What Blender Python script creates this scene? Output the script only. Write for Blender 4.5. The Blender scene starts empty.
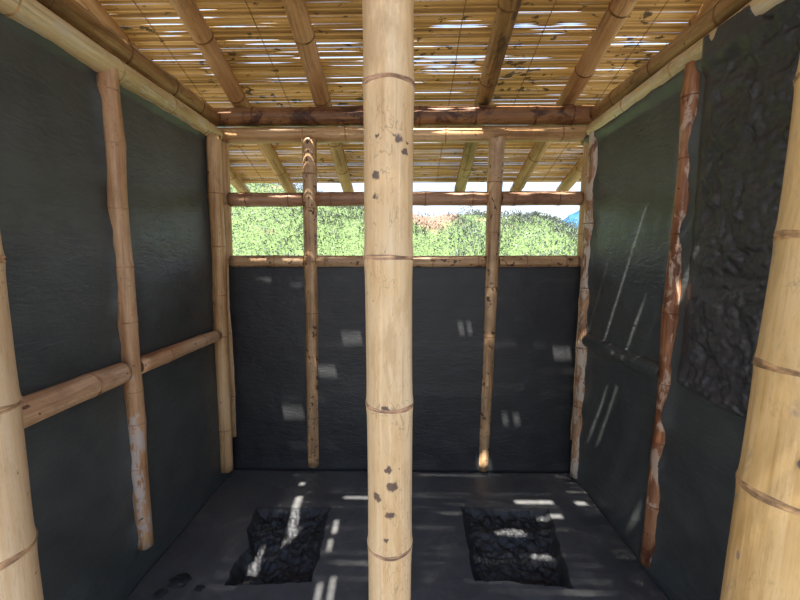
import bpy, bmesh, math, random
from mathutils import Vector, Matrix, noise, Quaternion

scene = bpy.context.scene
COL = scene.collection
RND = random.Random(7)

# ------------------------------------------------------------------ helpers
def s2l(c):
    out = []
    for v in c:
        v = v / 255.0
        out.append(v / 12.92 if v <= 0.04045 else ((v + 0.055) / 1.055) ** 2.4)
    return (out[0], out[1], out[2], 1.0)

def link(o, parent=None):
    COL.objects.link(o)
    if parent is not None:
        o.parent = parent
    return o

def mesh_obj(name, verts, faces, mat, parent=None, smooth=True):
    me = bpy.data.meshes.new(name)
    me.from_pydata(verts, [], faces)
    me.update()
    if smooth:
        me.polygons.foreach_set('use_smooth', [True] * len(me.polygons))
    if mat:
        me.materials.append(mat)
    return link(bpy.data.objects.new(name, me), parent)

def tag(o, label, cat, group=None, kind=None):
    o['label'] = label
    o['category'] = cat
    if group: o['group'] = group
    if kind: o['kind'] = kind
    return o

def struct(o):
    o['kind'] = 'structure'
    return o

def fbm(x, y, z, oct=4):
    return noise.fractal(Vector((x, y, z)), 1.0, 2.0, oct)

def smooth01(t):
    t = max(0.0, min(1.0, t))
    return t * t * (3 - 2 * t)

# ------------------------------------------------------------------ node tools
class NT:
    def __init__(self, name):
        self.m = bpy.data.materials.new(name)
        self.m.use_nodes = True
        self.t = self.m.node_tree
        self.n = self.t.nodes
        self.bsdf = self.n['Principled BSDF']
        self.out = self.n['Material Output']
    def node(self, typ, **kw):
        nd = self.n.new(typ)
        for k, v in kw.items():
            if k.startswith('i_'):
                nd.inputs[k[2:].replace('_', ' ')].default_value = v
            else:
                setattr(nd, k, v)
        return nd
    def L(self, a, b):
        self.t.links.new(a, b)
    def math(self, op, a, b=None, clamp=False):
        nd = self.node('ShaderNodeMath', operation=op, use_clamp=clamp)
        for k, v in enumerate((a, b)):
            if v is None: continue
            if isinstance(v, (int, float)): nd.inputs[k].default_value = v
            else: self.L(v, nd.inputs[k])
        return nd.outputs[0]
    def coord(self, scale=(1, 1, 1)):
        tc = self.node('ShaderNodeTexCoord')
        mp = self.node('ShaderNodeMapping')
        mp.inputs['Scale'].default_value = scale
        self.L(tc.outputs['Object'], mp.inputs['Vector'])
        return mp.outputs[0]
    def noise(self, vec, scale, detail=4, rough=0.55, w=None, dist=0.0):
        nd = self.node('ShaderNodeTexNoise')
        if w is not None:
            nd.noise_dimensions = '4D'
            self.L(w, nd.inputs['W'])
        nd.inputs['Scale'].default_value = scale
        nd.inputs['Detail'].default_value = detail
        nd.inputs['Roughness'].default_value = rough
        nd.inputs['Distortion'].default_value = dist
        self.L(vec, nd.inputs['Vector'])
        return nd.outputs['Fac']
    def ramp(self, fac, stops, interp='LINEAR'):
        nd = self.node('ShaderNodeValToRGB')
        cr = nd.color_ramp
        cr.interpolation = interp
        while len(cr.elements) < len(stops): cr.elements.new(0.5)
        for e, (p, c) in zip(cr.elements, stops):
            e.position = p
            e.color = c if len(c) == 4 else (*c, 1)
        self.L(fac, nd.inputs[0])
        return nd.outputs[0]
    def step(self, fac, a, b):
        nd = self.node('ShaderNodeMapRange', interpolation_type='SMOOTHSTEP')
        nd.inputs['From Min'].default_value = a
        nd.inputs['From Max'].default_value = b
        self.L(fac, nd.inputs['Value'])
        return nd.outputs[0]
    def mix(self, fac, a, b, mode='MIX'):
        nd = self.node('ShaderNodeMix', data_type='RGBA', blend_type=mode)
        if isinstance(fac, (int, float)): nd.inputs['Factor'].default_value = fac
        else: self.L(fac, nd.inputs['Factor'])
        for k, v in ((6, a), (7, b)):
            if isinstance(v, tuple): nd.inputs[k].default_value = v
            else: self.L(v, nd.inputs[k])
        return nd.outputs[2]
    def bump(self, h, strength=0.3, dist=0.005, prev=None):
        nd = self.node('ShaderNodeBump')
        nd.inputs['Strength'].default_value = strength
        nd.inputs['Distance'].default_value = dist
        self.L(h, nd.inputs['Height'])
        if prev is not None: self.L(prev, nd.inputs['Normal'])
        return nd.outputs[0]
    def rnd(self, k=37.0):
        oi = self.node('ShaderNodeObjectInfo')
        return self.math('MULTIPLY', oi.outputs['Random'], k)
    def fin(self, col, rough=0.5, normal=None, spec=0.4):
        if isinstance(col, tuple): self.bsdf.inputs['Base Color'].default_value = col
        else: self.L(col, self.bsdf.inputs['Base Color'])
        if isinstance(rough, (int, float)): self.bsdf.inputs['Roughness'].default_value = rough
        else: self.L(rough, self.bsdf.inputs['Roughness'])
        self.bsdf.inputs['Specular IOR Level'].default_value = spec
        if normal is not None: self.L(normal, self.bsdf.inputs['Normal'])
        return self.m

def mat_bamboo(name, dark, mid, light, spots=0.3, streak=1.0, spot_col=(52, 36, 30), rough=0.42,
               flake=None, flake_z=None, marks=None, mould=0.0, weather=0.5, flake_at=.54):
    t = NT(name)
    w = t.rnd()
    long = t.noise(t.coord((24, 24, 0.9)), 1.0, 5, 0.6, w)
    fine = t.noise(t.coord((110, 110, 3.0)), 1.0, 3, 0.6, w)
    blot = t.noise(t.coord((5, 5, 2.2)), 1.0, 4, 0.6, w)
    f = t.math('ADD', t.math('MULTIPLY', long, 0.55 * streak), t.math('MULTIPLY', fine, 0.25 * streak))
    f = t.math('ADD', f, t.math('MULTIPLY', blot, 0.45))
    f = t.math('SUBTRACT', f, 0.4 * streak + 0.225 - 0.5)
    col = t.ramp(f, [(0.36, s2l(dark)), (0.47, s2l(mid)), (0.62, s2l(light))])
    lon2 = t.noise(t.coord((60, 60, 1.3)), 1.0, 4, 0.65, w)
    col = t.mix(t.math('MULTIPLY', t.step(lon2, 0.54, 0.70), 0.45), col, s2l(tuple(int(v * .78) for v in dark)))
    col = t.mix(t.math('MULTIPLY', t.step(lon2, 0.46, 0.32), 0.35), col, s2l(tuple(min(255, int(v * 1.06)) for v in light)))
    # brown weathering patches drawn out along the culm, and thin wandering scratches
    wp = t.noise(t.coord((13, 13, 3.2)), 1.0, 6, 0.7, w, 0.5)
    col = t.mix(t.math('MULTIPLY', t.step(wp, 0.50, 0.66), weather), col, s2l(tuple(int(a * .55 + b * .35) for a, b in zip(dark, mid))))
    sq = t.noise(t.coord((34, 34, 11)), 1.0, 2, 0.5, w, 0.8)
    ln = t.math('ABSOLUTE', t.math('SUBTRACT', sq, 0.5))
    sm = t.step(t.noise(t.coord((7, 7, 4)), 1.0, 2, 0.5, w), 0.50, 0.60)
    col = t.mix(t.math('MULTIPLY', t.math('MULTIPLY', t.step(ln, 0.012, 0.003), sm), 0.40), col, s2l(tuple(int(v * .6) for v in dark)))
    grain = t.noise(t.coord((240, 240, 30)), 1.0, 3, 0.7, w)
    col = t.mix(t.math('MULTIPLY', t.step(grain, 0.52, 0.72), 0.30), col, s2l(tuple(int(v * .8) for v in dark)))
    if mould > 0:
        mo = t.noise(t.coord((9, 9, 5)), 1.0, 6, 0.7, w, 0.6)
        col = t.mix(t.math('MULTIPLY', t.step(mo, 0.51, 0.62), mould), col, s2l(spot_col))
    if flake:
        fl = t.noise(t.coord((22, 22, 8)), 1.0, 6, 0.65, w, 0.4)
        m = t.math('MULTIPLY', t.step(fl, flake_at, flake_at + .06), 0.8)
        if flake_z:
            tc = t.node('ShaderNodeTexCoord')
            sp = t.node('ShaderNodeSeparateXYZ')
            t.L(tc.outputs['Object'], sp.inputs[0])
            zz = t.step(sp.outputs['Z'], flake_z[1], flake_z[0])
            yy = t.math('MULTIPLY', sp.outputs['Y'], -4.0)
            m = t.step(t.math('ADD', t.math('ADD', t.math('MULTIPLY', zz, 0.30), yy), t.math('MULTIPLY', fl, 1.3)), 0.99, 1.08)
        col = t.mix(m, col, s2l(flake))
    if spots > 0:
        sp = t.noise(t.coord((36, 36, 28)), 1.0, 2, 0.5, w, 0.3)
        a = 0.735 - 0.15 * spots
        col = t.mix(t.math('MULTIPLY', t.step(sp, a, a + 0.03), 0.85), col, s2l(spot_col))
        grime = t.noise(t.coord((14, 14, 9)), 1.0, 6, 0.75, w, 1.2)
        col = t.mix(t.math('MULTIPLY', t.step(grime, 0.60, 0.74), 0.35), col, s2l(tuple(int(v * .62) for v in mid)))
    if marks:
        warp = t.node('ShaderNodeTexNoise')
        warp.inputs['Scale'].default_value = 90
        cc = t.coord((1, 1, 1))
        t.L(cc, warp.inputs['Vector'])
        v1 = t.node('ShaderNodeVectorMath', operation='SUBTRACT')
        t.L(warp.outputs['Color'], v1.inputs[0]); v1.inputs[1].default_value = (0.5, 0.5, 0.5)
        v2 = t.node('ShaderNodeVectorMath', operation='SCALE')
        t.L(v1.outputs[0], v2.inputs[0]); v2.inputs['Scale'].default_value = 0.018
        v3 = t.node('ShaderNodeVectorMath', operation='ADD')
        t.L(cc, v3.inputs[0]); t.L(v2.outputs[0], v3.inputs[1])
        tot = None
        for (x, y, z, r) in marks:
            d = t.node('ShaderNodeVectorMath', operation='DISTANCE')
            t.L(v3.outputs[0], d.inputs[0]); d.inputs[1].default_value = (x, y, z)
            k = t.step(d.outputs['Value'], r * 1.15, r * 0.7)
            tot = k if tot is None else t.math('MAXIMUM', tot, k)
        col = t.mix(t.math('MULTIPLY', tot, 0.85), col, s2l(spot_col))
    crack = t.step(t.noise(t.coord((55, 55, 1.6)), 1.0, 2, 0.5, w), 0.70, 0.74)
    col = t.mix(t.math('MULTIPLY', crack, 0.4), col, s2l(tuple(int(v * .55) for v in dark)))
    nrm = t.bump(fine, 0.25, 0.002)
    nrm = t.bump(blot, 0.25, 0.006, nrm)
    return t.fin(col, rough, nrm, 0.35)

def mat_plaster(name, a, b, rough=0.42, bump=0.5, scale=1.0, spec=0.5, dusty=None):
    t = NT(name)
    v = t.coord((1, 1, 1))
    big = t.noise(v, 1.6 * scale, 5, 0.6)
    med = t.noise(v, 9 * scale, 6, 0.65)
    trow = t.noise(t.coord((3, 3, 9)), 4 * scale, 5, 0.65, None, 1.0)
    fine = t.noise(v, 70 * scale, 4, 0.6)
    f = t.math('ADD', t.math('MULTIPLY', big, 0.6), t.math('MULTIPLY', med, 0.4))
    col = t.ramp(f, [(0.3, s2l(a)), (0.7, s2l(b))])
    if dusty:
        d = t.noise(v, 3.2, 6, 0.7, None, 0.8)
        col = t.mix(t.math('MULTIPLY', t.step(d, 0.48, 0.75), 0.55), col, s2l(dusty))
    rg = t.math('ADD', t.math('MULTIPLY', med, 0.35), rough - 0.17)
    n = t.bump(trow, bump * 0.45, 0.012)
    n = t.bump(med, bump * 0.5, 0.008, n)
    n = t.bump(fine, bump * 0.35, 0.002, n)
    return t.fin(col, rg, n, spec)

def mat_simple(name, c, rough=0.6, metal=0.0, spec=0.4):
    t = NT(name)
    v = t.coord((1, 1, 1))
    k = t.noise(v, 40, 4, 0.6)
    col = t.ramp(k, [(0.3, s2l(tuple(int(q * .8) for q in c))), (0.7, s2l(c))])
    t.bsdf.inputs['Metallic'].default_value = metal
    return t.fin(col, rough, t.bump(k, 0.2, 0.001), spec)

# ------------------------------------------------------------------ camera geometry
CAM = Vector((0, 0, 1.5))
PITCH, YAW, F = math.radians(6.17), math.radians(1.08), 370.0
cam_d = bpy.data.cameras.new('camera')
cam_d.sensor_width = 36
cam_d.lens = F / 800 * 36
cam_d.clip_start = 0.02
cam_d.clip_end = 2000
cam = link(bpy.data.objects.new('camera', cam_d))
cam.location = CAM
cam.rotation_euler = (math.pi / 2 - PITCH, 0, YAW)
scene.camera = cam

SLOPE = 0.317
def roof_z(y, z0=2.553): return z0 + SLOPE * (2.51 - y)

# ------------------------------------------------------------------ materials
M = {}
M['cream'] = mat_bamboo('bamboo_cream', (188, 148, 102), (214, 182, 140), (230, 206, 170), spots=0.12, streak=0.7)
M['pale'] = mat_bamboo('bamboo_pale', (160, 126, 84), (204, 176, 128), (224, 204, 164), spots=0.25, flake=(206, 192, 168))
M['rafter'] = mat_bamboo('bamboo_rafter', (122, 82, 46), (176, 130, 82), (206, 166, 116), spots=0.15, mould=0.25)
M['rafter_dark'] = mat_bamboo('bamboo_rafter_dark', (84, 56, 28), (150, 112, 64), (186, 150, 98), spots=0.3, mould=0.75)
M['brown'] = mat_bamboo('bamboo_brown', (92, 62, 34), (138, 100, 60), (182, 146, 98), spots=0.25, mould=0.5, spot_col=(72, 48, 30), weather=.75)
M['redbrown'] = mat_bamboo('bamboo_redbrown', (74, 44, 26), (130, 88, 54), (164, 120, 80), spots=0.5, mould=0.85, spot_col=(48, 24, 20))
M['tan'] = mat_bamboo('bamboo_tan', (142, 100, 60), (188, 146, 98), (214, 178, 132), spots=0.2, mould=0.15)
M['pink'] = mat_bamboo('bamboo_pink', (150, 104, 72), (196, 152, 112), (222, 188, 152), spots=0.3, mould=0.2, spot_col=(84, 44, 34))
M['spotted'] = mat_bamboo('bamboo_spotted', (128, 92, 60), (176, 138, 98), (206, 172, 132), spots=0.85, mould=0.2, spot_col=(58, 32, 28))
M['rail'] = mat_bamboo('bamboo_rail', (120, 84, 60), (158, 116, 86), (188, 150, 118), spots=0.4, mould=0.3, spot_col=(64, 36, 30))
M['limed'] = mat_bamboo('bamboo_limed', (140, 98, 66), (182, 138, 98), (206, 170, 130), spots=0.25, flake=(186, 170, 158), flake_z=(0.35, 1.1))
M['rust'] = mat_bamboo('bamboo_rust', (92, 50, 30), (150, 98, 64), (190, 140, 100), spots=0.3, mould=0.8, spot_col=(66, 26, 18), flake=(196, 170, 146), flake_at=.52)
M['paint'] = mat_bamboo('bamboo_worn', (96, 56, 36), (158, 112, 76), (196, 160, 124), spots=0.4, mould=0.7, spot_col=(70, 32, 22), flake=(204, 188, 166), flake_at=.47)
NODE = {}
def nodemat(key, c):
    if key not in NODE:
        t = NT('bamboo_node_' + key)
        w = t.rnd()
        k = t.noise(t.coord((30, 30, 60)), 1.0, 4, .6, w)
        lo = tuple(int(q * .72) for q in c); hi = tuple(min(255, int(q * 1.22)) for q in c)
        NODE[key] = t.fin(t.ramp(k, [(.36, s2l(lo)), (.5, s2l(c)), (.62, s2l(hi))]), .55, t.bump(k, .3, .001), .3)
    return NODE[key]
NODECOL = {'cream': (168, 132, 98), 'pale': (170, 138, 96), 'rafter': (124, 84, 44), 'rafter_dark': (112, 78, 44),
           'brown': (104, 72, 42), 'redbrown': (96, 58, 38), 'tan': (150, 106, 66), 'pink': (160, 114, 82),
           'spotted': (134, 96, 66), 'rail': (120, 84, 62), 'limed': (160, 120, 88), 'rust': (104, 56, 36), 'paint': (120, 76, 52)}
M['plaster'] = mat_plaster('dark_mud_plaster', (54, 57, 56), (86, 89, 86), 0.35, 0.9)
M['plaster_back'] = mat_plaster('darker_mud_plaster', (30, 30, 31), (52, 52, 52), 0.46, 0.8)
M['rough'] = mat_plaster('rough_mud_plaster', (46, 46, 47), (76, 75, 74), 0.38, 1.0, 2.0, 0.6)
M['floor'] = mat_plaster('dark_mud_floor', (66, 66, 66), (104, 103, 101), 0.42, 0.7, 1.3, 0.5, dusty=(136, 130, 121))
M['pit'] = mat_plaster('wet_mud', (32, 32, 33), (66, 66, 66), 0.5, 1.0, 3.0, 0.5)
M['steel'] = mat_simple('weathered_steel', (120, 116, 118), 0.4, 0.9)
M['cord'] = mat_simple('binding_cord', (150, 116, 70), 0.8)

# ------------------------------------------------------------------ bamboo pole
def pole(name, label, cat, p0, p1, r0, r1, mat, nodes=None, group=None, seg=24, wob=0.003, rings=True,
         node_gap=0.38, first=None, lump=0.0):
    """a culm of bamboo from p0 to p1 with swollen nodes; Empty at its base, culm and node rings as parts"""
    rr = random.Random(hash(label) % 99991 if False else sum(ord(c) * (i + 1) for i, c in enumerate(label)))
    p0, p1 = Vector(p0), Vector(p1)
    d = p1 - p0
    Ln = d.length
    root = bpy.data.objects.new(name, None)
    root.empty_display_size = 0.1
    link(root)
    root.location = p0
    q = Vector((0, 0, 1)).rotation_difference(d.normalized())
    root.rotation_mode = 'QUATERNION'
    root.rotation_quaternion = q
    tag(root, label, cat, group)
    if nodes is None:
        nodes = []
        z = first if first is not None else rr.uniform(0.1, 0.3)
        while z < Ln - 0.05:
            nodes.append(z)
            z += node_gap * rr.uniform(0.88, 1.14)
    nodes = [n for n in nodes if 0.03 < n < Ln - 0.03]
    zs = set([0.0, Ln])
    z = 0.0
    while z < Ln:
        zs.add(round(z, 4)); z += 0.05
    for n in nodes:
        for o in (-.03, -.016, -.009, -.004, 0, .004, .009, .016, .03):
            if 0 < n + o < Ln: zs.add(round(n + o, 4))
    zs = sorted(zs)
    # gentle zig-zag: one offset per internode
    knots = [0.0] + nodes + [Ln]
    offs = [(0, 0)] + [(rr.uniform(-1, 1) * wob, rr.uniform(-1, 1) * wob) for _ in nodes] + [(0, 0)]
    def centre(z):
        for i in range(len(knots) - 1):
            if z <= knots[i + 1] + 1e-6:
                t = (z - knots[i]) / max(1e-6, knots[i + 1] - knots[i])
                a, b = offs[i], offs[i + 1]
                return a[0] + (b[0] - a[0]) * t, a[1] + (b[1] - a[1]) * t
        return 0, 0
    ph = rr.uniform(0, 6.28)
    sd = rr.uniform(0, 50)
    def rad(z, a):
        r = r0 + (r1 - r0) * z / Ln
        k = 1.0
        for n in nodes:
            dz = z - n
            if abs(dz) < 0.09:
                k += min(.040, .0020 / r0) * math.exp(-(dz / 0.018) ** 2) - 0.035 * math.exp(-((dz + .002) / 0.0035) ** 2)
                k += min(.02, .0010 / r0) * math.exp(-(dz / 0.05) ** 2)
        k += 0.014 * math.cos(2 * a + ph) + (0.022 + lump) * noise.noise(Vector((math.cos(a) * 1.2, math.sin(a) * 1.2, z * 3 + sd)))
        return r * k
    vs, fs = [], []
    for z in zs:
        cx, cy = centre(z)
        for i in range(seg):
            a = 2 * math.pi * i / seg
            r = rad(z, a)
            vs.append((cx + r * math.cos(a), cy + r * math.sin(a), z))
    for j in range(len(zs) - 1):
        for i in range(seg):
            i2 = (i + 1) % seg
            fs.append((j * seg + i, j * seg + i2, (j + 1) * seg + i2, (j + 1) * seg + i))
    # ends: rim, hollow recess with a diaphragm
    for end, base in ((0, 0), (1, (len(zs) - 1) * seg)):
        zc = zs[0] if end == 0 else zs[-1]
        inn = zc + (0.02 if end == 0 else -0.02)
        cx, cy = centre(zc)
        r = (r0 if end == 0 else r1)
        a0 = len(vs)
        for i in range(seg):
            a = 2 * math.pi * i / seg
            vs.append((cx + r * .8 * math.cos(a), cy + r * .8 * math.sin(a), zc))
        a1 = len(vs)
        for i in range(seg):
            a = 2 * math.pi * i / seg
            vs.append((cx + r * .78 * math.cos(a), cy + r * .78 * math.sin(a), inn))
        c = len(vs)
        vs.append((cx, cy, inn))
        for i in range(seg):
            i2 = (i + 1) % seg
            q1 = (base + i2, base + i, a0 + i, a0 + i2)
            q2 = (a0 + i2, a0 + i, a1 + i, a1 + i2)
            q3 = (a1 + i2, a1 + i, c)
            if end == 1: q1, q2, q3 = q1[::-1], q2[::-1], q3[::-1]
            fs += [q1, q2, q3]
    mesh_obj('culm', vs, fs, M[mat], root)
    if rings:
        nm = nodemat(mat, NODECOL[mat])
        for n in nodes:
            cx, cy = centre(n)
            vs, fs = [], []
            tilt = rr.uniform(-.04, .04)
            tph = rr.uniform(0, 6.28)
            prof = [(-.0062, -.0004), (-.0045, .0012), (-.0025, .0018), (.0, .0002), (.0012, .0004), (.0032, .0022), (.0055, .0014), (.0078, -.0004)]
            sc = max(0.45, r0 / 0.062)
            for i in range(seg):
                a = 2 * math.pi * i / seg
                for (dz, dr) in prof:
                    zz = n + dz * sc * (1 + .25 * math.sin(3 * a + tph)) + .0025 * sc * noise.noise(Vector((math.cos(a) * 1.5, math.sin(a) * 1.5, n + sd)))
                    r = rad(n + .012 if dz > 0 else n - .012, a) + dr * sc * (1 + .3 * math.sin(5 * a + tph)) - .0006
                    vs.append((cx + r * math.cos(a), cy + r * math.sin(a), zz + tilt * r * math.cos(a - tph)))
            m = len(prof)
            for i in range(seg):
                i2 = (i + 1) % seg
                for k in range(m - 1):
                    fs.append((i * m + k, i2 * m + k, i2 * m + k + 1, i * m + k + 1))
            mesh_obj('node_ring', vs, fs, nm, root)
    return root

def xpole(name, label, cat, x0, x1, y, z, r0, r1, mat, **k):
    return pole(name, label, cat, (x0, y, z), (x1, y, z), r0, r1, mat, **k)
def ypole(name, label, cat, x, y0, y1, z, r0, r1, mat, **k):
    return pole(name, label, cat, (x, y0, z), (x, y1, z), r0, r1, mat, **k)

# ------------------------------------------------------------------ walls
XL, XR, YB = -1.245, 1.165, 2.488
def wall_slab(name, axis, at, out, u0, u1, v0, v1, mat, amp=0.006, step=0.025, topnoise=0.0, seed=0.0, thick=0.07, lips=()):
    """wall panel: lumpy inner face at 'at' (axis 0 = x, 1 = y), thickness towards 'out'"""
    nu = max(2, int(abs(u1 - u0) / step)); nv = max(2, int(abs(v1 - v0) / step))
    vs, fs = [], []
    def P(d, u, v): return (at + out * d, u, v) if axis == 0 else (u, at + out * d, v)
    for j in range(nv + 1):
        for i in range(nu + 1):
            u = u0 + (u1 - u0) * i / nu
            v = v0 + (v1 - v0) * j / nv
            h = amp * (fbm(u * 2.2 + seed, v * 2.2, seed, 4) + .35 * fbm(u * 9, v * 7 + seed, 3.1, 3))
            for (ua, va, ub, vb) in lips:
                uc = ua + (ub - ua) * (v - va) / (vb - va)
                if va - .05 < v < vb:
                    du = abs(u - uc + .012 * fbm(v * 9, u * 2, seed + 7, 3))
                    h += .026 * smooth01(1.25 - du / .055) * (.55 + .9 * fbm(v * 6, u * 9, seed + 3, 3))
            if lips:
                h += .026 * smooth01((v - 2.232 - .012 * fbm(u * 8, 1.7, seed)) / .03)
            vs.append(P(-h, u, v + (topnoise * fbm(u * 7, 2.2, seed) if j == nv else 0)))
    n1 = len(vs)
    for (u, v) in ((u0, v0), (u1, v0), (u1, v1), (u0, v1)):
        vs.append(P(thick, u, v))
    W = nu + 1
    for j in range(nv):
        for i in range(nu):
            fs.append((j * W + i, j * W + i + 1, (j + 1) * W + i + 1, (j + 1) * W + i))
    fs.append((n1, n1 + 1, n1 + 2, n1 + 3))
    fs.append(tuple([i for i in range(W)][::-1]) + (n1, n1 + 1)) if False else None
    fs = [f for f in fs if f]
    bot = list(range(W)); top = [nv * W + i for i in range(W)]
    lef = [j * W for j in range(nv + 1)]; rig = [j * W + nu for j in range(nv + 1)]
    fs.append(tuple(bot) + (n1 + 1, n1)); fs.append(tuple(top[::-1]) + (n1 + 3, n1 + 2))
    fs.append(tuple(lef[::-1]) + (n1, n1 + 3)); fs.append(tuple(rig) + (n1 + 2, n1 + 1))
    o = mesh_obj(name, vs, fs, mat)
    bm = bmesh.new(); bm.from_mesh(o.data)
    bmesh.ops.recalc_face_normals(bm, faces=bm.faces)
    bm.to_mesh(o.data); bm.free()
    return struct(o)

Y0 = 0.95
wl = wall_slab('wall_left', 0, XL, -1, Y0, YB + .06, 0.0, 2.268, M['plaster'], 0.006, seed=1.7, step=.018, topnoise=.022, lips=((1.578, .17, 1.580, 2.262),))
wr = wall_slab('wall_right', 0, XR, 1, Y0, YB + .06, 0.0, 2.285, M['plaster'], 0.006, seed=5.2, step=.018, topnoise=.022, lips=((1.655, .05, 1.608, 2.262), (2.41, .03, 2.405, 2.262)))
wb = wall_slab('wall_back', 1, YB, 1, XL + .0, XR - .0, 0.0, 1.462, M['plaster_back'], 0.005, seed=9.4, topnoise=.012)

# rough coat on the front part of the right wall, lumpy, with a rounded lower lip
def rough_coat():
    y0, y1 = Y0, 1.592
    nu, nv = 110, 230
    vs, fs = [], []
    for j in range(nv + 1):
        for i in range(nu + 1):
            u = i / nu; v = j / nv
            y = y0 + (y1 - y0) * u
            top = 2.352 + .012 * fbm(y * 9, 1.3, 4.0)
            top -= (.085 + .04 * fbm(y * 22, 3, 9)) * smooth01((1.335 + .012 * fbm(y * 30, 7, 2) - y) / .03)
            top -= .03 * smooth01((.03 - abs(y - 1.475)) / .02)
            low = .955 - .03 * (1 - u) + .012 * fbm(y * 6, 5.3, 1.0)
            z = low + (top - low) * v
            edge = min(1.0, (1 - u) / .10) * smooth01((1 - v) / .02 + .15) * smooth01(v / .045)
            b = .036 + .026 * math.exp(-((z - low - .05) / .06) ** 2)
            n = .014 * fbm(y * 5 + .3 * z, z * 5, 2.0, 3) + .013 * fbm(y * 13 + 2 * fbm(y * 4, z * 4, 9.0, 2), z * 13, 8.0, 5) + .007 * fbm(y * 36, z * 30, 3.0, 4)
            edge = smooth01((1 - u) / .16 + .12) * smooth01(v / .035) * smooth01((1 - v) / .012)
            n *= .25 + .75 * smooth01((1 - u - .10) / .12)
            kk = smooth01((z - 2.20) / .05)
            hh = (b - .008 + n * 1.25) * (1 - kk) + (.062 + .35 * n) * kk
            vs.append((XR + .012 - edge * max(.014, hh), y, z))
    W = nu + 1
    for j in range(nv):
        for i in range(nu):
            fs.append((j * W + i, (j + 1) * W + i, (j + 1) * W + i + 1, j * W + i + 1))
    o = mesh_obj('rough_plaster_coat', vs, fs, M['rough'], wr)
    o['label'] = 'coarse lumpy unsmoothed mud coat'
    return o
rough_coat()

# rod buried under plaster across the right wall
def ridge():
    vs, fs = [], []
    n, m = 60, 12
    for i in range(n + 1):
        y = 1.645 + (2.41 - 1.645) * i / n
        for k in range(m + 1):
            a = math.pi * k / m
            r = .040 + .006 * fbm(y * 6, a, 2.2)
            zc = .985 + .006 * fbm(y * 3, 1, 1)
            vs.append((XR + .006 - r * 1.0 * math.sin(a), y, zc + r * 1.15 * math.cos(a)))
    for i in range(n):
        for k in range(m):
            a = i * (m + 1) + k
            fs.append((a, a + 1, a + m + 2, a + m + 1))
    o = mesh_obj('plastered_rod', vs, fs, M['plaster'], wr)
    o['label'] = 'round ridge of plaster over a rod'
ridge()

# ------------------------------------------------------------------ floor with two pits
def pit_grid(c, seed, depth, notch=False):
    """c: corners FL, FR, BR, BL.  returns grid of verts"""
    n = 90
    FL, FR, BR, BL = [Vector((x, y)) for x, y in c]
    rows = []
    for j in range(n + 1):
        v = j / n
        row = []
        for i in range(n + 1):
            u = i / n
            p = (FL * (1 - u) + FR * u) * (1 - v) + (BL * (1 - u) + BR * u) * v
            d = (.012 * fbm(p.x * 9, p.y * 9, seed) + .006 * fbm(p.x * 30, p.y * 30, seed))
            p = p + Vector((d, .010 * fbm(p.x * 11, p.y * 11, seed + 9)))
            if notch:
                p.x += .045 * math.exp(-((v - .42) / .13) ** 2) * (1 - u) ** 2
            e = min(u, 1 - u) / .08
            e2 = min(v / .05, (1 - v) / .08)
            k = smooth01(min(e, e2))
            dd = depth * (.30 + .70 * (1 - v)) 
            z = -dd * k
            if k > 0:
                z += k * (.026 * fbm(p.x * 9, p.y * 9, seed + 3, 3) + .014 * fbm(p.x * 20, p.y * 26, seed + 5, 4) + .007 * fbm(p.x * 60, p.y * 60, seed, 3))
            z = min(z, -.004 * k)
            row.append((p.x, p.y, z))
        rows.append(row)
    return rows, n

def add_pit(rows, n, label):
    vs = [p for r in rows for p in r]
    W = n + 1
    fs = [(j * W + i, j * W + i + 1, (j + 1) * W + i + 1, (j + 1) * W + i) for j in range(n) for i in range(n)]
    # origin at the middle of the rim
    cx = sum(v[0] for v in vs) / len(vs); cy = sum(v[1] for v in vs) / len(vs)
    o = mesh_obj('floor_pit', [(a - cx, b - cy, c) for a, b, c in vs], fs, M['pit'])
    o.location = (cx, cy, 0)
    tag(o, label, 'pit', 'mud pits in the floor')
    edge = [rows[0][i] for i in range(n)] + [rows[j][n] for j in range(n)] + [rows[n][n - i] for i in range(n)] + [rows[n - j][0] for j in range(n)]
    return [(p[0], p[1], 0.0) for p in edge]

ra, n = pit_grid([(-.844, 1.545), (-.440, 1.575), (-.462, 2.10), (-.915, 2.09)], 3.0, .085, True)
loopA = add_pit(ra, n, 'rough rectangular mud pit in the floor left of the centre post')
rb, n = pit_grid([(.315, 1.60), (.772, 1.565), (.862, 2.12), (.330, 2.115)], 12.0, .075)
loopB = add_pit(rb, n, 'rough rectangular mud pit in the floor right of the centre post')

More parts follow.
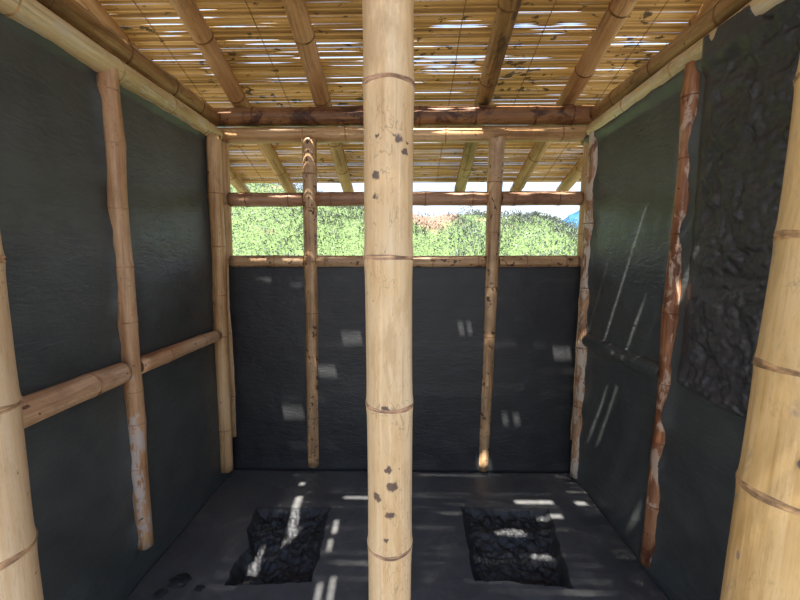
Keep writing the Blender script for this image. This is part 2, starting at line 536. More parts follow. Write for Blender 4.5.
def make_floor():
    bm = bmesh.new()
    fx0, fx1, fy0, fy1 = XL - .07, XR + .07, 0.62, YB + .07
    outer = []
    k = 24
    for i in range(k): outer.append((fx0 + (fx1 - fx0) * i / k, fy0))
    for i in range(k): outer.append((fx1, fy0 + (fy1 - fy0) * i / k))
    for i in range(k): outer.append((fx1 - (fx1 - fx0) * i / k, fy1))
    for i in range(k): outer.append((fx0, fy1 - (fy1 - fy0) * i / k))
    edges = []
    for lp in ([(x, y, 0) for x, y in outer], loopA, loopB):
        vv = [bm.verts.new(p) for p in lp]
        edges += [bm.edges.new((vv[i], vv[(i + 1) % len(vv)])) for i in range(len(vv))]
    bmesh.ops.triangle_fill(bm, use_beauty=True, use_dissolve=False, edges=edges)
    for f in bm.faces:
        if f.normal.z < 0: f.normal_flip()
    # skirt so the slab has thickness
    vs = [v.co.copy() for v in bm.verts]
    n0 = [bm.verts.new((x, y, -.14)) for x, y in outer]
    bm.verts.ensure_lookup_table()
    for i in range(len(outer)):
        j = (i + 1) % len(outer)
        bm.faces.new((bm.verts[j], bm.verts[i], n0[i], n0[j]))
    me = bpy.data.meshes.new('floor')
    bm.to_mesh(me); bm.free()
    me.materials.append(M['floor'])
    return struct(link(bpy.data.objects.new('floor', me)))
make_floor()

# small clods of mud by the left wall
for k, (cx, cy, r, lab) in enumerate([(-1.06, 1.565, .036, 'largest flat mud clod on the floor by the left wall'),
                                 (-1.11, 1.50, .022, 'small mud clod on the floor nearest the left wall'),
                                 (-.95, 1.53, .016, 'small mud clod on the floor between left wall clod and left pit')]):
    bm = bmesh.new()
    bmesh.ops.create_icosphere(bm, subdivisions=4, radius=1.0)
    for v in bm.verts:
        p = v.co.copy()
        d = 1 + .45 * fbm(p.x * 1.8 + k * 5, p.y * 1.8, p.z * 1.8, 4)
        v.co = Vector((p.x * r * 1.25 * d, p.y * r * d, max(-.001, p.z * r * .30 * d)))
    me = bpy.data.meshes.new('mud_clod'); bm.to_mesh(me); bm.free()
    me.materials.append(M['pit'])
    o = link(bpy.data.objects.new('mud_clod', me)); o.location = (cx, cy, 0.001)
    tag(o, lab, 'clod', 'mud clods by the left wall')

# ------------------------------------------------------------------ front posts
def ctr_marks():
    pts = [(-.075, .89, 1.698, .012), (-.078, .89, 1.65, .009), (-.021, .89, 1.778, .012), (-.003, .90, 1.753, .010),
           (-.047, .89, .968, .010), (-.017, .89, .968, .004), (-.037, .89, .922, .015), (-.076, .90, .889, .013),
           (-.043, .89, .845, .012), (-.053, .89, .775, .008), (-.052, .89, 1.130, .008), (-.060, .89, 1.130, .004), (-.080, .90, 1.399, .004),
           (-.056, .89, 1.838, .004), (-.070, .89, 1.787, .005), (.004, .905, 1.775, .006)]
    return [(x + .047, y - .95, z, r) for x, y, z, r in pts]
M['cream_marked'] = mat_bamboo('bamboo_cream_marked', (184, 138, 86), (218, 182, 132), (232, 206, 166), spots=0.0, streak=0.75,
                               marks=ctr_marks(), spot_col=(66, 48, 52))
NODECOL['cream_marked'] = (172, 134, 104)
M['cream_right'] = mat_bamboo('bamboo_cream_right', (192, 146, 84), (218, 178, 116), (232, 200, 148), spots=0.15, streak=0.8, spot_col=(150, 128, 110), mould=.6)
NODECOL['cream_right'] = (176, 138, 96)
pole('bamboo_post', 'thick cream bamboo post standing in the centre front, scattered with small dark spots', 'post',
     (-.047, .95, 0), (-.047, .95, roof_z(.95, 2.495)), .0595, .0635, 'cream_marked', nodes=[.33, .725, 1.122, 1.505, 1.915, 2.33, 2.72],
     group='front posts', seg=48, wob=.002)
rp = pole('bamboo_post', 'thickest yellow bamboo post, cut off by the right edge, with a bolt', 'post',
     (.795, .77, 0), (.912, .77, roof_z(.77, 2.465)), .084, .084, 'cream_right', nodes=[.30, .62, 1.00, 1.275, 1.55, 1.87, 2.2, 2.6, 2.9],
     group='front posts', seg=56, wob=.002)
# bolt with a wire loop on the right post (z local ~1.07)
def bolt(parent, loc, direction, r, ln):
    d = Vector(direction).normalized()
    q = Vector((0, 0, 1)).rotation_difference(d)
    bm = bmesh.new()
    bmesh.ops.create_cone(bm, segments=6, radius1=r * 1.9, radius2=r * 1.8, depth=r * 1.2, cap_ends=True,
                          matrix=Matrix.Translation((0, 0, ln * .35)))
    bmesh.ops.create_cone(bm, segments=16, radius1=r, radius2=r * .92, depth=ln, cap_ends=True,
                          matrix=Matrix.Translation((0, 0, ln * .4)))
    bmesh.ops.create_cone(bm, segments=20, radius1=r * 2.6, radius2=r * 2.6, depth=r * .35, cap_ends=True,
                          matrix=Matrix.Translation((0, 0, ln * .12)))
    for v in bm.verts:
        v.co = q @ v.co + Vector(loc)
    me = bpy.data.meshes.new('bolt'); bm.to_mesh(me); bm.free()
    me.materials.append(M['steel'])
    o = link(bpy.data.objects.new('bolt', me), parent)
    o['label'] = 'steel bolt'
bolt(rp, (-.054, -.067, 1.098), (-.75, -1, .1), .0045, .030)
pole('bamboo_post', 'pale cream bamboo post standing at the left edge in front of the left wall', 'post',
     (-.996, .80, 0), (-1.004, .80, roof_z(.80, 2.465)), .080, .074, 'cream', nodes=[.38, .80, 1.157, 1.50, 1.86, 2.24, 2.62, 2.9],
     group='front posts', seg=48, wob=.002)

# ------------------------------------------------------------------ left wall timbers
GL = 'posts set in the left wall'
pole('bamboo_post', 'bamboo post half sunk in the middle of the left wall, chalky white at its foot', 'post',
     (-1.222, 1.578, .17), (-1.222, 1.580, 2.288), .033, .037, 'limed', nodes=[.39, .60, .75, 1.06, 1.30, 1.545, 1.81, 2.02],
     group=GL, wob=.006, lump=.05)
pole('bamboo_post', 'slim tan bamboo post at the back end of the left wall', 'post',
     (-1.215, 2.345, .085), (-1.205, 2.375, 2.270), .040, .043, 'tan', nodes=[.29, .92, 1.19, 1.50, 1.83], group=GL, wob=.004, lump=.03)
ypole('bamboo_beam', 'pale chalky lower bamboo beam along the top of the left wall', 'beam', -1.232, .90, 2.455, 2.297, .050, .047, 'pale',
      nodes=[.30, .72, 1.08, 1.40], group='beams on the side walls', wob=.005)
ypole('bamboo_beam', 'brown upper bamboo beam lying above the left wall', 'beam', -1.255, .72, 2.470, 2.405, .057, .055, 'brown',
      nodes=[.36, .62, .98, 1.30, 1.55], group='beams on the side walls', wob=.004)
pole('bamboo_rod', 'thicker front piece of the horizontal bamboo rod on the left wall', 'rod', (-1.215, .90, 1.02), (-1.215, 1.515, 1.022), .049, .044, 'pink',
     nodes=[.05, .45], group='rods across the left wall', wob=.003)
pole('bamboo_rod', 'thinner back piece of the horizontal bamboo rod on the left wall', 'rod', (-1.215, 1.600, 1.022), (-1.213, 2.298, 1.02), .040, .036, 'pink',
     nodes=[.20, .52], group='rods across the left wall', wob=.003)

# ------------------------------------------------------------------ right wall timbers
GR = 'posts set in the right wall'
pole('bamboo_post', 'rust stained bamboo post half sunk in the right wall beside the rough plaster', 'post',
     (1.163, 1.655, .05), (1.163, 1.608, 2.290), .034, .035, 'rust', nodes=[.31, .62, .90, 1.22, 1.56, 1.87, 2.11], group=GR, wob=.008, lump=.03)
pole('bamboo_post', 'stained bamboo post at the back end of the right wall', 'post',
     (1.160, 2.41, .03), (1.172, 2.405, 2.285), .040, .042, 'paint', nodes=[.50, .90, 1.29, 1.70], group=GR, wob=.007, lump=.03)
ypole('bamboo_beam', 'pale lower bamboo beam along the top of the right wall', 'beam', 1.172, .95, 2.455, 2.315, .048, .046, 'pale',
      nodes=[.40, .76, 1.12], group='beams on the side walls', wob=.004)
ypole('bamboo_beam', 'reddish brown upper bamboo beam lying above the right wall', 'beam', 1.205, .72, 2.470, 2.420, .058, .053, 'brown',
      nodes=[.42, .80, 1.18, 1.52], group='beams on the side walls', wob=.003)

# ------------------------------------------------------------------ back frame
xpole('bamboo_beam', 'dark stained top bamboo beam across the back, under the rafters', 'beam', -1.72, 1.62, 2.53, 2.434, .057, .059, 'redbrown',
      nodes=[.30, .72, 1.09, 1.42, 1.80, 2.16, 2.54, 2.78, 3.1], group='beams across the back wall', wob=.003)
xpole('bamboo_beam', 'lighter bamboo beam across the back, just below the dark top beam', 'beam', -1.30, 1.25, 2.53, 2.318, .048, .048, 'tan',
      nodes=[.12, .62, .90, 1.55, 1.93, 2.30], group='beams across the back wall', wob=.003)
GB = 'posts of the back wall'
pole('bamboo_post', 'spotted bamboo post of the back wall left of the centre post', 'post', (-.664, 2.502, .04), (-.640, 2.502, 2.279), .044, .048, 'spotted',
     nodes=[.36, .80, 1.10, 1.45, 1.80, 2.02], group=GB, wob=.004)
pole('bamboo_post', 'spotted bamboo post of the back wall right of the centre post', 'post', (.544, 2.502, .02), (.580, 2.502, 2.279), .036, .052, 'spotted',
     nodes=[.26, .62, .96, 1.30, 1.66, 1.98], group=GB, wob=.005)
pole('bamboo_post', 'narrow bamboo post in the back left corner behind the left wall post', 'post', (-1.235, 2.515, .25), (-1.222, 2.515, 2.272), .036, .040, 'tan',
     nodes=[.30, .75, 1.25, 1.62], group=GB, wob=.003)
pole('bamboo_post', 'narrow yellow bamboo post in the back right corner behind the right wall post', 'post', (1.165, 2.515, .25), (1.182, 2.515, 2.272), .034, .036, 'tan',
     nodes=[.45, .98, 1.42, 1.80], group=GB, wob=.003)
GU, GS = 'upper window rails', 'lower window rails'
yr = 2.515
xpole('bamboo_rail', 'upper window rail between the left corner and the left spotted post', 'rail', -1.185, -.690, yr, 1.902, .046, .045, 'rail', nodes=[.12, .40], group=GU)
xpole('bamboo_rail', 'upper window rail passing behind the centre post', 'rail', -.600, .526, yr, 1.903, .046, .045, 'rail', nodes=[.10, .38, .72, 1.03], group=GU)
xpole('bamboo_rail', 'upper window rail between the right spotted post and the right corner', 'rail', .622, 1.142, yr, 1.903, .046, .045, 'rail', nodes=[.08, .37], group=GU)
xpole('bamboo_rail', 'lower window rail between the left corner and the left spotted post', 'rail', -1.190, -.695, yr - .008, 1.489, .041, .040, 'spotted', nodes=[.03, .30], group=GS)
xpole('bamboo_rail', 'lower window rail passing behind the centre post', 'rail', -.607, .520, yr - .008, 1.489, .041, .040, 'spotted', nodes=[.06, .40, .78, 1.08], group=GS)
xpole('bamboo_rail', 'lower window rail between the right spotted post and the right corner', 'rail', .614, 1.136, yr - .008, 1.489, .041, .040, 'spotted', nodes=[.18, .44], group=GS)

# ------------------------------------------------------------------ rafters
def rafter(x0, x1, label, mat, r=.056, ye=3.72, nodes=None, yf=-.62):
    return pole('bamboo_rafter', label, 'rafter', (x0, yf, roof_z(yf)), (x1, ye, roof_z(ye)), r, r * .93, mat,
                nodes=nodes, group='rafters under the reed mat', wob=.004, node_gap=.42, first=.2)
rafter(-1.50, -1.60, 'outermost bamboo rafter beyond the left wall', 'tan', .056)
rafter(-1.02, -1.14, 'bamboo rafter inside the left wall, left of the centre post', 'rafter')
rafter(-.515, -.575, 'bamboo rafter nearest the left side of the centre post', 'rafter')
rafter(.465, .510, 'dark mouldy bamboo rafter nearest the right side of the centre post', 'rafter_dark')
rafter(1.020, 1.050, 'bamboo rafter inside the right wall, right of the centre post', 'rafter')
rafter(1.50, 1.50, 'outermost bamboo rafter beyond the right wall', 'tan', .056)

# ------------------------------------------------------------------ reed mat
SUN = Vector((.40, 1.0, -2.40))
MZ = 2.628                       # height of the mat above y = 2.51
CS = math.sqrt(1 + SLOPE ** 2)
YF, YE = -.60, 3.705             # front and eave ends (y)
X0, X1 = -1.95, 1.90
def up_sun(p):
    """where the sun ray through p crosses the mat: (x, y)"""
    x, y, z = p
    t = (MZ + SLOPE * (2.51 - y) - z) / (2.40 - SLOPE)
    return x - .40 * t, y - t
HOLES = []
def slit_x(p, q, w=.022):
    a, b = up_sun(p), up_sun(q)
    y = (a[1] + b[1]) / 2
    HOLES.append((min(a[0], b[0]), max(a[0], b[0]), y - w / 2, y + w / 2))
def slit_y(p, q, w=.028):
    a, b = up_sun(p), up_sun(q)
    x = (a[0] + b[0]) / 2
    HOLES.append((x - w / 2, x + w / 2, min(a[1], b[1]), max(a[1], b[1])))
# long gaps running down the slope between two mats
slit_y((-.672, 2.20, 0), (-.650, 1.69, -.05), 0.038)
slit_y((-.604, 1.96, 0), (-.602, 1.69, -.05), 0.030)
slit_y((-.790, 1.83, 0), (-.796, 1.68, -.05), 0.032)
slit_y((-.403, 1.99, 0), (-.402, 1.89, 0), 0.018)
slit_y((-.410, 1.84, 0), (-.400, 1.76, 0), 0.013)
slit_y((-.345, 1.60, 0), (-.340, 1.46, 0), 0.015)
slit_y((-.400, 1.57, 0), (-.395, 1.44, 0), 0.015)
slit_y((1.040, 1.60, 0), (1.060, 1.50, 0), 0.030)
# gaps along the reeds
slit_x((-.395, 2.195, 0), (-.150, 2.195, 0), 0.027)
slit_x((.679, 2.175, 0), (.910, 2.172, 0), 0.032)
slit_x((1.010, 2.166, 0), (1.112, 2.160, 0), 0.030)
slit_x((.780, 2.047, 0), (.915, 2.047, 0), 0.030)
slit_x((.510, 1.953, -.05), (.670, 1.953, -.05), 0.027)
slit_x((.660, 1.80, -.05), (.760, 1.80, -.05), 0.022)
slit_x((-.720, 2.335, 0), (-.690, 2.335, 0), 0.032)
# back wall
for (xa, xb, z) in [(-.871, -.712, .438), (-.612, -.490, .730), (-.445, -.31, .968), (.350, .385, 1.044), (.410, .440, 1.044),
                    (1.000, 1.115, .868), (.667, .705, .40), (.745, .785, .40), (.900, .940, .40), (.50, .60, .055), (-.96, -.925, 1.36), (-.76, -.72, 1.32)]:
    slit_x((xa, YB, z), (xb, YB, z), 0.040)
# right wall
slit_x((XR, 1.880, 1.754), (XR, 2.151, 1.034), 0.024)
slit_x((XR, 1.807, 1.307), (XR, 1.976, 1.007), 0.023)
slit_x((XR, 2.122, .773), (XR, 2.255, .368), 0.022)
slit_x((XR, 1.999, .787), (XR, 2.173, .409), 0.022)
slit_x((1.122, 1.500, 1.70), (1.122, 1.460, 1.55), .040)
slit_y((1.095, 1.49, 1.03), (1.095, 1.37, 1.03), .017)
slit_x((XR, 1.80, .26), (XR, 1.76, .16), 0.038)
# top beam and rails
slit_x((.17, 2.478, 2.45), (.27, 2.478, 2.45), .012)
slit_x((.37, 2.478, 2.45), (.44, 2.478, 2.45), .012)
slit_x((.29, 2.48, 1.915), (.40, 2.48, 1.915), .016)
slit_x((.43, 2.48, 1.915), (.52, 2.48, 1.915), .016)
slit_x((.72, 2.48, 1.918), (.80, 2.48, 1.918), .014)
slit_x((.95, 2.48, 1.915), (1.06, 2.48, 1.915), .016)

def make_mat():
    root = bpy.data.objects.new('reed_mat', None)
    link(root)
    root.location = (0, 2.51, MZ)
    root.rotation_euler = (-math.atan(SLOPE), 0, 0)
    tag(root, 'woven reed mat roof lying on the rafters, golden brown with slits of daylight', 'mat')
    s0, s1 = (YF - 2.51) * CS, (YE - 2.51) * CS
    pitch = .0085
    N = int((s1 - s0) / pitch)
    holes = [(a, b, (c - 2.51) * CS, (d - 2.51) * CS) for a, b, c, d in HOLES]
    rr = random.Random(11)
    # thin daylight slits, denser where the photo shows many
    slits = {}
    vis0 = (1.85 - 2.51) * CS
    for _ in range(230):
        i = rr.randrange(N)
        s = s0 + i * pitch
        if s > .05 and rr.random() < .6: continue
        if s < vis0 and rr.random() < .6: continue
        xa = rr.uniform(X0, X1)
        ln = rr.choice([.12, .2, .3, .45, .6]) * rr.uniform(.6, 1.2)
        g = rr.uniform(.0012, .0045) if s > vis0 else rr.uniform(.0010, .0026)
        slits.setdefault(i, []).append((xa, xa + ln, g))
    # the bright bands seen from inside (x range, y, gap)
    for (xa, xb, y, g) in [(-.95, -.30, 2.22, .006), (-.80, -.30, 2.27, .004), (-.72, .60, 2.31, .007), (-.3, .55, 2.335, .006), (-1.0, -.6, 2.30, .004),
                           (.10, .50, 2.325, .007), (.52, .85, 2.33, .005), (-.5, .45, 2.37, .003), (.1, .45, 2.41, .006), (.5, .98, 2.40, .005),
                           (1.05, 1.40, 2.42, .006), (1.1, 1.5, 2.25, .006), (1.15, 1.35, 2.47, .004), (.55, .80, 2.14, .005), (.5, .9, 2.06, .003),
                           (-1.42, -1.2, 2.10, .007), (-1.40, -1.15, 2.14, .006), (-1.38, -1.2, 2.17, .006), (-1.3, -1.12, 2.28, .005),
                           (-1.3, -1.13, 2.43, .006), (-1.25, -1.15, 2.47, .005), (-1.05, -.85, 2.12, .006), (-1.0, -.75, 2.20, .004),
                           (-.9, -.55, 2.46, .003), (-.9, -.5, 2.48, .002), (-1.3, -1.1, 2.38, .004), (-.45, -.1, 2.50, .005), (.1, .42, 1.98, .004), (.15, .45, 2.10, .003),
                           (-.1, .40, 2.58, .005), (-1.05, -.80, 3.0, .006), (-1.0, -.75, 3.15, .005), (-.5, .3, 3.1, .004), (.6, .95, 3.0, .004), (.2, .9, 3.3, .004)]:
        i = int(((y - 2.51) * CS - s0) / pitch)
        slits.setdefault(i, []).append((xa + rr.uniform(-.05, .05), xb + rr.uniform(-.05, .05), g))
    for (a, b, c, d) in list(HOLES):
        if (c + d) / 2 > 1.85:
            i = int((((c + d) / 2 - 2.51) * CS - s0) / pitch)
            slits.setdefault(i, []).append((a - .05, b + .05, .0085))
            slits.setdefault(i - 1, []).append((a - .03, b + .03, .006))
    holes = [(a, b, (c - 2.51) * CS, (d - 2.51) * CS) for a, b, c, d in HOLES if (c + d) / 2 <= 1.85]
    xs = set()
    x = X0
    while x < X1:
        xs.add(round(x, 4)); x += .06
    xs.add(X1)
    for h in holes:
        xs.add(round(h[0], 4)); xs.add(round(h[1], 4))
    xs = sorted(xs)
    prof = [(-1, 0), (-.62, .78), (0, 1), (.62, .78), (1, 0)]     # lower side of a reed, flattened
    def build(lo, hi, name, mat):
        vs, fs = [], []
        cl = []
        for i in range(lo, hi):
            base = s0 + (i + .5) * pitch
            off = rr.uniform(-.0012, .0012)
            end0 = X0 + rr.uniform(0, .07); end1 = X1 - rr.uniform(0, .07)
            own = slits.get(i, [])
            prv = slits.get(i - 1, [])
            ph = rr.uniform(0, 100)
            dt = rr.uniform(-.0015, .0015)
            cr = rr.random()
            v0 = len(vs)
            use = [xx for xx in xs if end0 <= xx <= end1]
            for xx in use:
                wv = .0022 * noise.noise(Vector((xx * 1.6, ph, 0)))
                top = pitch * .5 + .0007
                bot = -pitch * .5 - .0007
                for (a, b, g) in own:
                    if a < xx < b:
                        k = min(1, min(xx - a, b - xx) / .08)
                        top -= (g * .5 + .0008) * k
                for (a, b, g) in prv:
                    if a < xx < b:
                        k = min(1, min(xx - a, b - xx) / .08)
                        bot += (g * .5 + .0008) * k
                wob = noise.noise(Vector((xx * 1.1, base * 7, 3)))
                c = base + off * .3 + wob * .004 + wv * .12
                hw = (top - bot) / 2
                c += (top + bot) / 2
                for (u, d) in prof:
                    vs.append((xx, c + u * hw, -d * hw * .34 + dt + .0012 * noise.noise(Vector((xx * 4, ph, 5)))))
                    cl.append(cr)
            m = len(prof)
            for k in range(len(use) - 1):
                xc = (use[k] + use[k + 1]) / 2
                if any(h[0] < xc < h[1] and h[2] < base < h[3] for h in holes):
                    continue
                for u in range(m - 1):
                    a = v0 + k * m + u
                    fs.append((a, a + 1, a + m + 1, a + m))
                a = v0 + k * m
                fs.append((a + m - 1, a, a + m, a + 2 * m - 1))
        o = mesh_obj(name, vs, fs, mat, root)
        at = o.data.attributes.new('reed', 'FLOAT', 'POINT')
        at.data.foreach_set('value', cl)
        return o
    t = NT('reed_mat_reeds')
    at = t.node('ShaderNodeAttribute'); at.attribute_name = 'reed'
    f1 = t.noise(t.coord((1.2, 90, 1)), 1.0, 3, 0.5)
    f2 = t.noise(t.coord((1.2, 3.2, 1)), 1.0, 4, 0.6)
    f = t.math('ADD', t.math('MULTIPLY', at.outputs['Fac'], .38), t.math('MULTIPLY', f1, .35))
    f = t.math('ADD', f, t.math('MULTIPLY', f2, .75))
    f = t.math('SUBTRACT', f, .24)
    col = t.ramp(f, [(.22, s2l((112, 84, 48))), (.42, s2l((170, 138, 84))), (.60, s2l((200, 170, 112))), (.85, s2l((224, 200, 150)))])
    sp = t.noise(t.coord((14, 24, 1)), 1.0, 3, 0.6, None, .3)
    dens = t.noise(t.coord((2.2, 3.0, 1)), 1.0, 2, 0.5)
    spot = t.step(t.math('ADD', sp, t.math('MULTIPLY', dens, .45)), .845, .885)
    col = t.mix(t.math('MULTIPLY', spot, .88), col, s2l((44, 28, 22)))
    spk = t.step(t.noise(t.coord((30, 60, 1)), 1.0, 2, 0.5), .73, .76)
    col = t.mix(t.math('MULTIPLY', spk, .6), col, s2l((60, 40, 26)))
    m = t.fin(col, .55, None, .3)
    tr = t.node('ShaderNodeBsdfTranslucent')
    t.L(t.mix(.40, col, s2l((234, 208, 158))), tr.inputs['Color'])
    mx = t.node('ShaderNodeMixShader')
    mx.inputs[0].default_value = .24
    t.L(t.bsdf.outputs[0], mx.inputs[1]); t.L(tr.outputs[0], mx.inputs[2])
    t.L(mx.outputs[0], t.out.inputs['Surface'])
    build(0, N, 'reeds', m)
    # binding cords running down the slope, stitched under and over
    for x in (-1.72, -1.36, -.80, -.22, .30, .76, 1.30, 1.62):
        vs, fs = [], []
        n = 150
        r = .0018
        lean = rr.uniform(-.03, .03)
        for k in range(n + 1):
            s = s0 + .02 + (s1 - s0 - .04) * k / n
            cx = x + lean * (s - s0) / 4 + .006 * noise.noise(Vector((s * 3, x, 1)))
            cz = -.0046 - .0012 * math.sin(s * 130)
            for a in range(6):
                an = math.pi * 2 * a / 6
                vs.append((cx + r * 1.3 * math.cos(an), s, cz + r * math.sin(an)))
        for k in range(n):
            for a in range(6):
                b = (a + 1) % 6
                fs.append((k * 6 + a, k * 6 + b, k * 6 + 6 + b, k * 6 + 6 + a))
        mesh_obj('binding_cord', vs, fs, M['cord'], root)
    return root
make_mat()

# ------------------------------------------------------------------ outside: yard, bank, ridge
def interp(pts, x):
    if x <= pts[0][0]: return pts[0][1]
    for (a, b), (c, d) in zip(pts, pts[1:]):
        if x <= c: return b + (d - b) * (x - a) / (c - a)
    return pts[-1][1]
CREST = [(-16, 4.4), (-8, 4.0), (-4.4, 3.62), (-2.6, 3.36), (-1.9, 3.06), (-1.0, 2.86), (.3, 2.66), (1.5, 2.64), (2.75, 2.66), (3.2, 2.54), (3.7, 2.38), (4.2, 2.26), (6, 2.1), (16, 1.4)]
def hill(x, y):
    t = (y - 4.7) / (9.0 - 4.7)
    h = interp(CREST, x + .25 * noise.noise(Vector((x * .8, y, 0)))) * smooth01(t * .85 + .08 if t > 0 else 0) * (1.0 if t < 1 else 1.0)
    if t <= 0: return -.16
    h = interp(CREST, x) * math.sin(min(1.0, t) * math.pi / 2) ** .9
    if t > 1: h -= (y - 9.0) * .12
    return h - .15 + (.10 * fbm(x * .9, y * .9, 2.0) + .04 * fbm(x * 3, y * 3, 4)) * min(1, t * 3)
def make_hill():
    vs, fs = [], []
    nx, ny = 160, 70
    for j in range(ny + 1):
        y = 4.5 + 9 * j / ny
        for i in range(nx + 1):
            x = -16 + 32 * i / nx
            vs.append((x, y, hill(x, y)))
    W = nx + 1
    for j in range(ny):
        for i in range(nx):
            fs.append((j * W + i, j * W + i + 1, (j + 1) * W + i + 1, (j + 1) * W + i))
    t = NT('bank_soil_and_turf')
    v = t.coord((1, 1, 1))
    a = t.noise(v, 1.1, 5, .65)
    b = t.noise(v, 14, 5, .7)
    c1 = t.ramp(b, [(.3, s2l((64, 80, 48))), (.6, s2l((98, 116, 70))), (.8, s2l((124, 138, 96)))])
    c2 = t.ramp(b, [(.3, s2l((104, 80, 62))), (.7, s2l((142, 116, 94)))])
    dd = t.node('ShaderNodeVectorMath', operation='DISTANCE')
    t.L(t.coord((1, .45, 0)), dd.inputs[0]); dd.inputs[1].default_value = (.55, 8.7 * .45, 0)
    bare = t.step(t.math('ADD', dd.outputs['Value'], t.math('MULTIPLY', a, .6)), 1.0, .80)
    c2b = t.ramp(b, [(.3, s2l((104, 78, 64))), (.7, s2l((138, 108, 90)))])
    col = t.mix(t.step(a, .60, .70), c1, c2)
    col = t.mix(bare, col, c2b)
    m = t.fin(col, .9, t.bump(b, .8, .03), .2)
    o = mesh_obj('hill_slope', vs, fs, m)
    struct(o)
make_hill()

def leaf_mat():
    t = NT('bank_leaves')
    at = t.node('ShaderNodeAttribute'); at.attribute_name = 'tone'
    patch = t.noise(t.coord((1, 1, 1)), .9, 3, .6)
    c1 = t.ramp(at.outputs['Fac'], [(0, s2l((42, 50, 40))), (.4, s2l((74, 82, 62))), (.75, s2l((102, 108, 88))), (1, s2l((176, 182, 164)))])
    c2 = t.ramp(at.outputs['Fac'], [(0, s2l((42, 48, 48))), (.4, s2l((72, 79, 74))), (.75, s2l((112, 116, 116))), (1, s2l((186, 190, 188)))])
    tcx = t.node('ShaderNodeTexCoord')
    sx = t.node('ShaderNodeSeparateXYZ')
    t.L(tcx.outputs['Object'], sx.inputs[0])
    shrub = t.step(t.math('ADD', sx.outputs['X'], t.math('MULTIPLY', patch, 1.2)), -1.3, -2.1)
    col = t.mix(t.math('MAXIMUM', t.step(patch, .47, .60), shrub), c1, c2)
    m = t.fin(col, .5, None, .35)
    tr = t.node('ShaderNodeBsdfTranslucent')
    t.L(col, tr.inputs['Color'])
    mx = t.node('ShaderNodeMixShader'); mx.inputs[0].default_value = .2
    t.L(t.bsdf.outputs[0], mx.inputs[1]); t.L(tr.outputs[0], mx.inputs[2])
    t.L(mx.outputs[0], t.out.inputs['Surface'])
    return m
def make_leaves():
    rr = random.Random(5)
    vs, fs, tone = [], [], []
    cnt = 0
    while cnt < 52000:
        x = rr.uniform(-6.2, 6.2); y = 5.3 + 5.0 * rr.random()
        if abs(x) > y * .60 + .7: continue
        z = hill(x, y)
        soil = fbm(x * .8, y * .8, 6.0, 3)
        if math.hypot(x - .55, (y - 8.7) * .45) < .62 + .3 * fbm(x * 2, y * 2, 3) and rr.random() < .88: continue
        if soil > .42 and rr.random() < .5: continue
        bush = max(0, fbm(x * 1.2, y * 1.2, 11.0, 3)) + (.35 if x < -2.2 else 0)
        z += rr.random() ** 1.5 * (.07 + .32 * bush)
        size = rr.uniform(.022, .050)
        slim = rr.uniform(.3, .6) if bush > .15 else rr.uniform(.12, .35)
        ln = size if bush > .15 else size * 1.7
        d = Vector((rr.gauss(0, 1), rr.gauss(0, 1) - .3, rr.gauss(.4 if bush > .15 else 1.3, .7))).normalized()
        sd = d.cross(Vector((rr.gauss(0, 1), rr.gauss(0, 1), rr.gauss(0, 1)))).normalized()
        nr = d.cross(sd)
        p = Vector((x, y, z))
        i = len(vs)
        tn = min(1, max(0, rr.gauss(.45, .25)))
        vs += [p, p + d * ln * .5 + sd * ln * slim * .5 + nr * ln * .06, p + d * ln + nr * ln * -.12, p + d * ln * .5 - sd * ln * slim * .5 + nr * ln * .06]
        tone += [tn] * 4
        fs.append((i, i + 1, i + 2)); fs.append((i, i + 2, i + 3))
        cnt += 1
    o = mesh_obj('ground_cover', [tuple(v) for v in vs], fs, leaf_mat(), smooth=False)
    a = o.data.attributes.new('tone', 'FLOAT', 'POINT')
    a.data.foreach_set('value', tone)
    tag(o, 'green grass and leafy weeds covering the sunny bank behind the windows', 'grass', kind='stuff')
make_leaves()

def make_ridge():
    prof = [(70, 24), (95, 33), (108, 38.0), (114, 42.5), (119, 45.5), (121, 44), (124, 42.5), (128, 44.0), (131, 42), (140, 39), (160, 36), (190, 25), (220, 16)]
    # far mountain: a solid ridge with slopes on both sides
    vs, fs = [], []
    k = 90
    for i in range(k + 1):
        x = 70 + 150 * i / k
        h = (interp(prof, x) - 2) * .82 + 1.2 * fbm(x * .2, 1, 3)
        vs += [(x, 200 + 0, -3), (x + 2 * fbm(x * .1, 4, 1), 235, h * .55 + 1.5 * fbm(x * .3, 8, 1)), (x, 262, h), (x, 330, -3)]
    for i in range(k):
        for q in range(3):
            a = i * 4 + q
            fs.append((a, a + 4, a + 5, a + 1))
    t = NT('far_forest_haze_blue')
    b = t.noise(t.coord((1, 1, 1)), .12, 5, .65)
    col = t.ramp(b, [(.35, s2l((36, 72, 100))), (.65, s2l((58, 100, 128)))])  # blue of distant air haze painted into the mountain's surface colour
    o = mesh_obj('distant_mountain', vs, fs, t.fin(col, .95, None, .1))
    struct(o)
make_ridge()

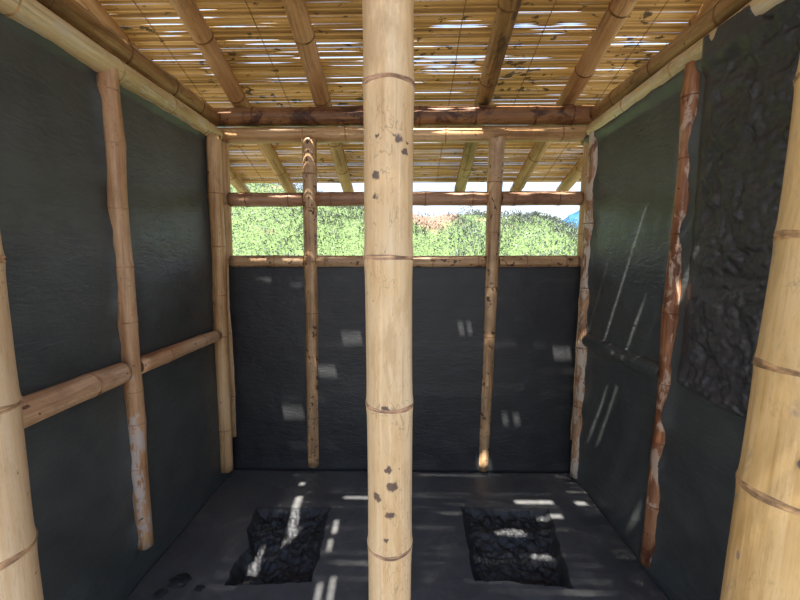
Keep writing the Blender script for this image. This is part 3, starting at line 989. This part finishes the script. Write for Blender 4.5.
def make_ground():
    vs, fs = [], []
    n = 60
    for j in range(n + 1):
        for i in range(n + 1):
            x = -60 + 120 * i / n; y = -60 + 400 * (j / n)
            vs.append((x * (1 + 3 * j / n), y, -.17))
    W = n + 1
    fs = [(j * W + i, j * W + i + 1, (j + 1) * W + i + 1, (j + 1) * W + i) for j in range(n) for i in range(n)]
    t = NT('yard_earth')
    v = t.coord((1, 1, 1))
    b = t.noise(v, 1.2, 6, .65)
    col = t.ramp(b, [(.3, s2l((88, 83, 77))), (.7, s2l((114, 108, 100)))])
    o = mesh_obj('ground', vs, fs, t.fin(col, .9, t.bump(b, .5, .02), .2))
    struct(o)
make_ground()

# ------------------------------------------------------------------ light
wd = bpy.data.worlds.new('sky'); scene.world = wd
wd.use_nodes = True
nt = wd.node_tree
bg = nt.nodes['Background']
tc = nt.nodes.new('ShaderNodeTexCoord')
sep = nt.nodes.new('ShaderNodeSeparateXYZ')
nt.links.new(tc.outputs['Generated'], sep.inputs[0])
rp_ = nt.nodes.new('ShaderNodeValToRGB')
rp_.color_ramp.elements[0].position = 0.0
rp_.color_ramp.elements[0].color = (.95, .96, 1.0, 1)
rp_.color_ramp.elements[1].position = .75
rp_.color_ramp.elements[1].color = (.30, .50, 1.0, 1)
e = rp_.color_ramp.elements.new(.28); e.color = (.56, .75, 1.0, 1)
nt.links.new(sep.outputs['Z'], rp_.inputs[0])
nt.links.new(rp_.outputs[0], bg.inputs['Color'])
bg.inputs['Strength'].default_value = 1.7

sd = bpy.data.lights.new('sun', 'SUN')
sd.energy = 24.0
sd.angle = math.radians(.53)
sd.color = (1.0, .97, .92)
so = link(bpy.data.objects.new('sun', sd))
so.rotation_mode = 'QUATERNION'
so.rotation_quaternion = Vector((0, 0, -1)).rotation_difference(SUN.normalized())
so.location = (-1.5, -4, 9)

vs_ = scene.view_settings
scene.display_settings.display_device = 'sRGB'
vs_.view_transform = 'Standard'
vs_.look = 'None'
vs_.gamma = 1
vs_.use_curve_mapping = False
vs_.exposure = 0.0
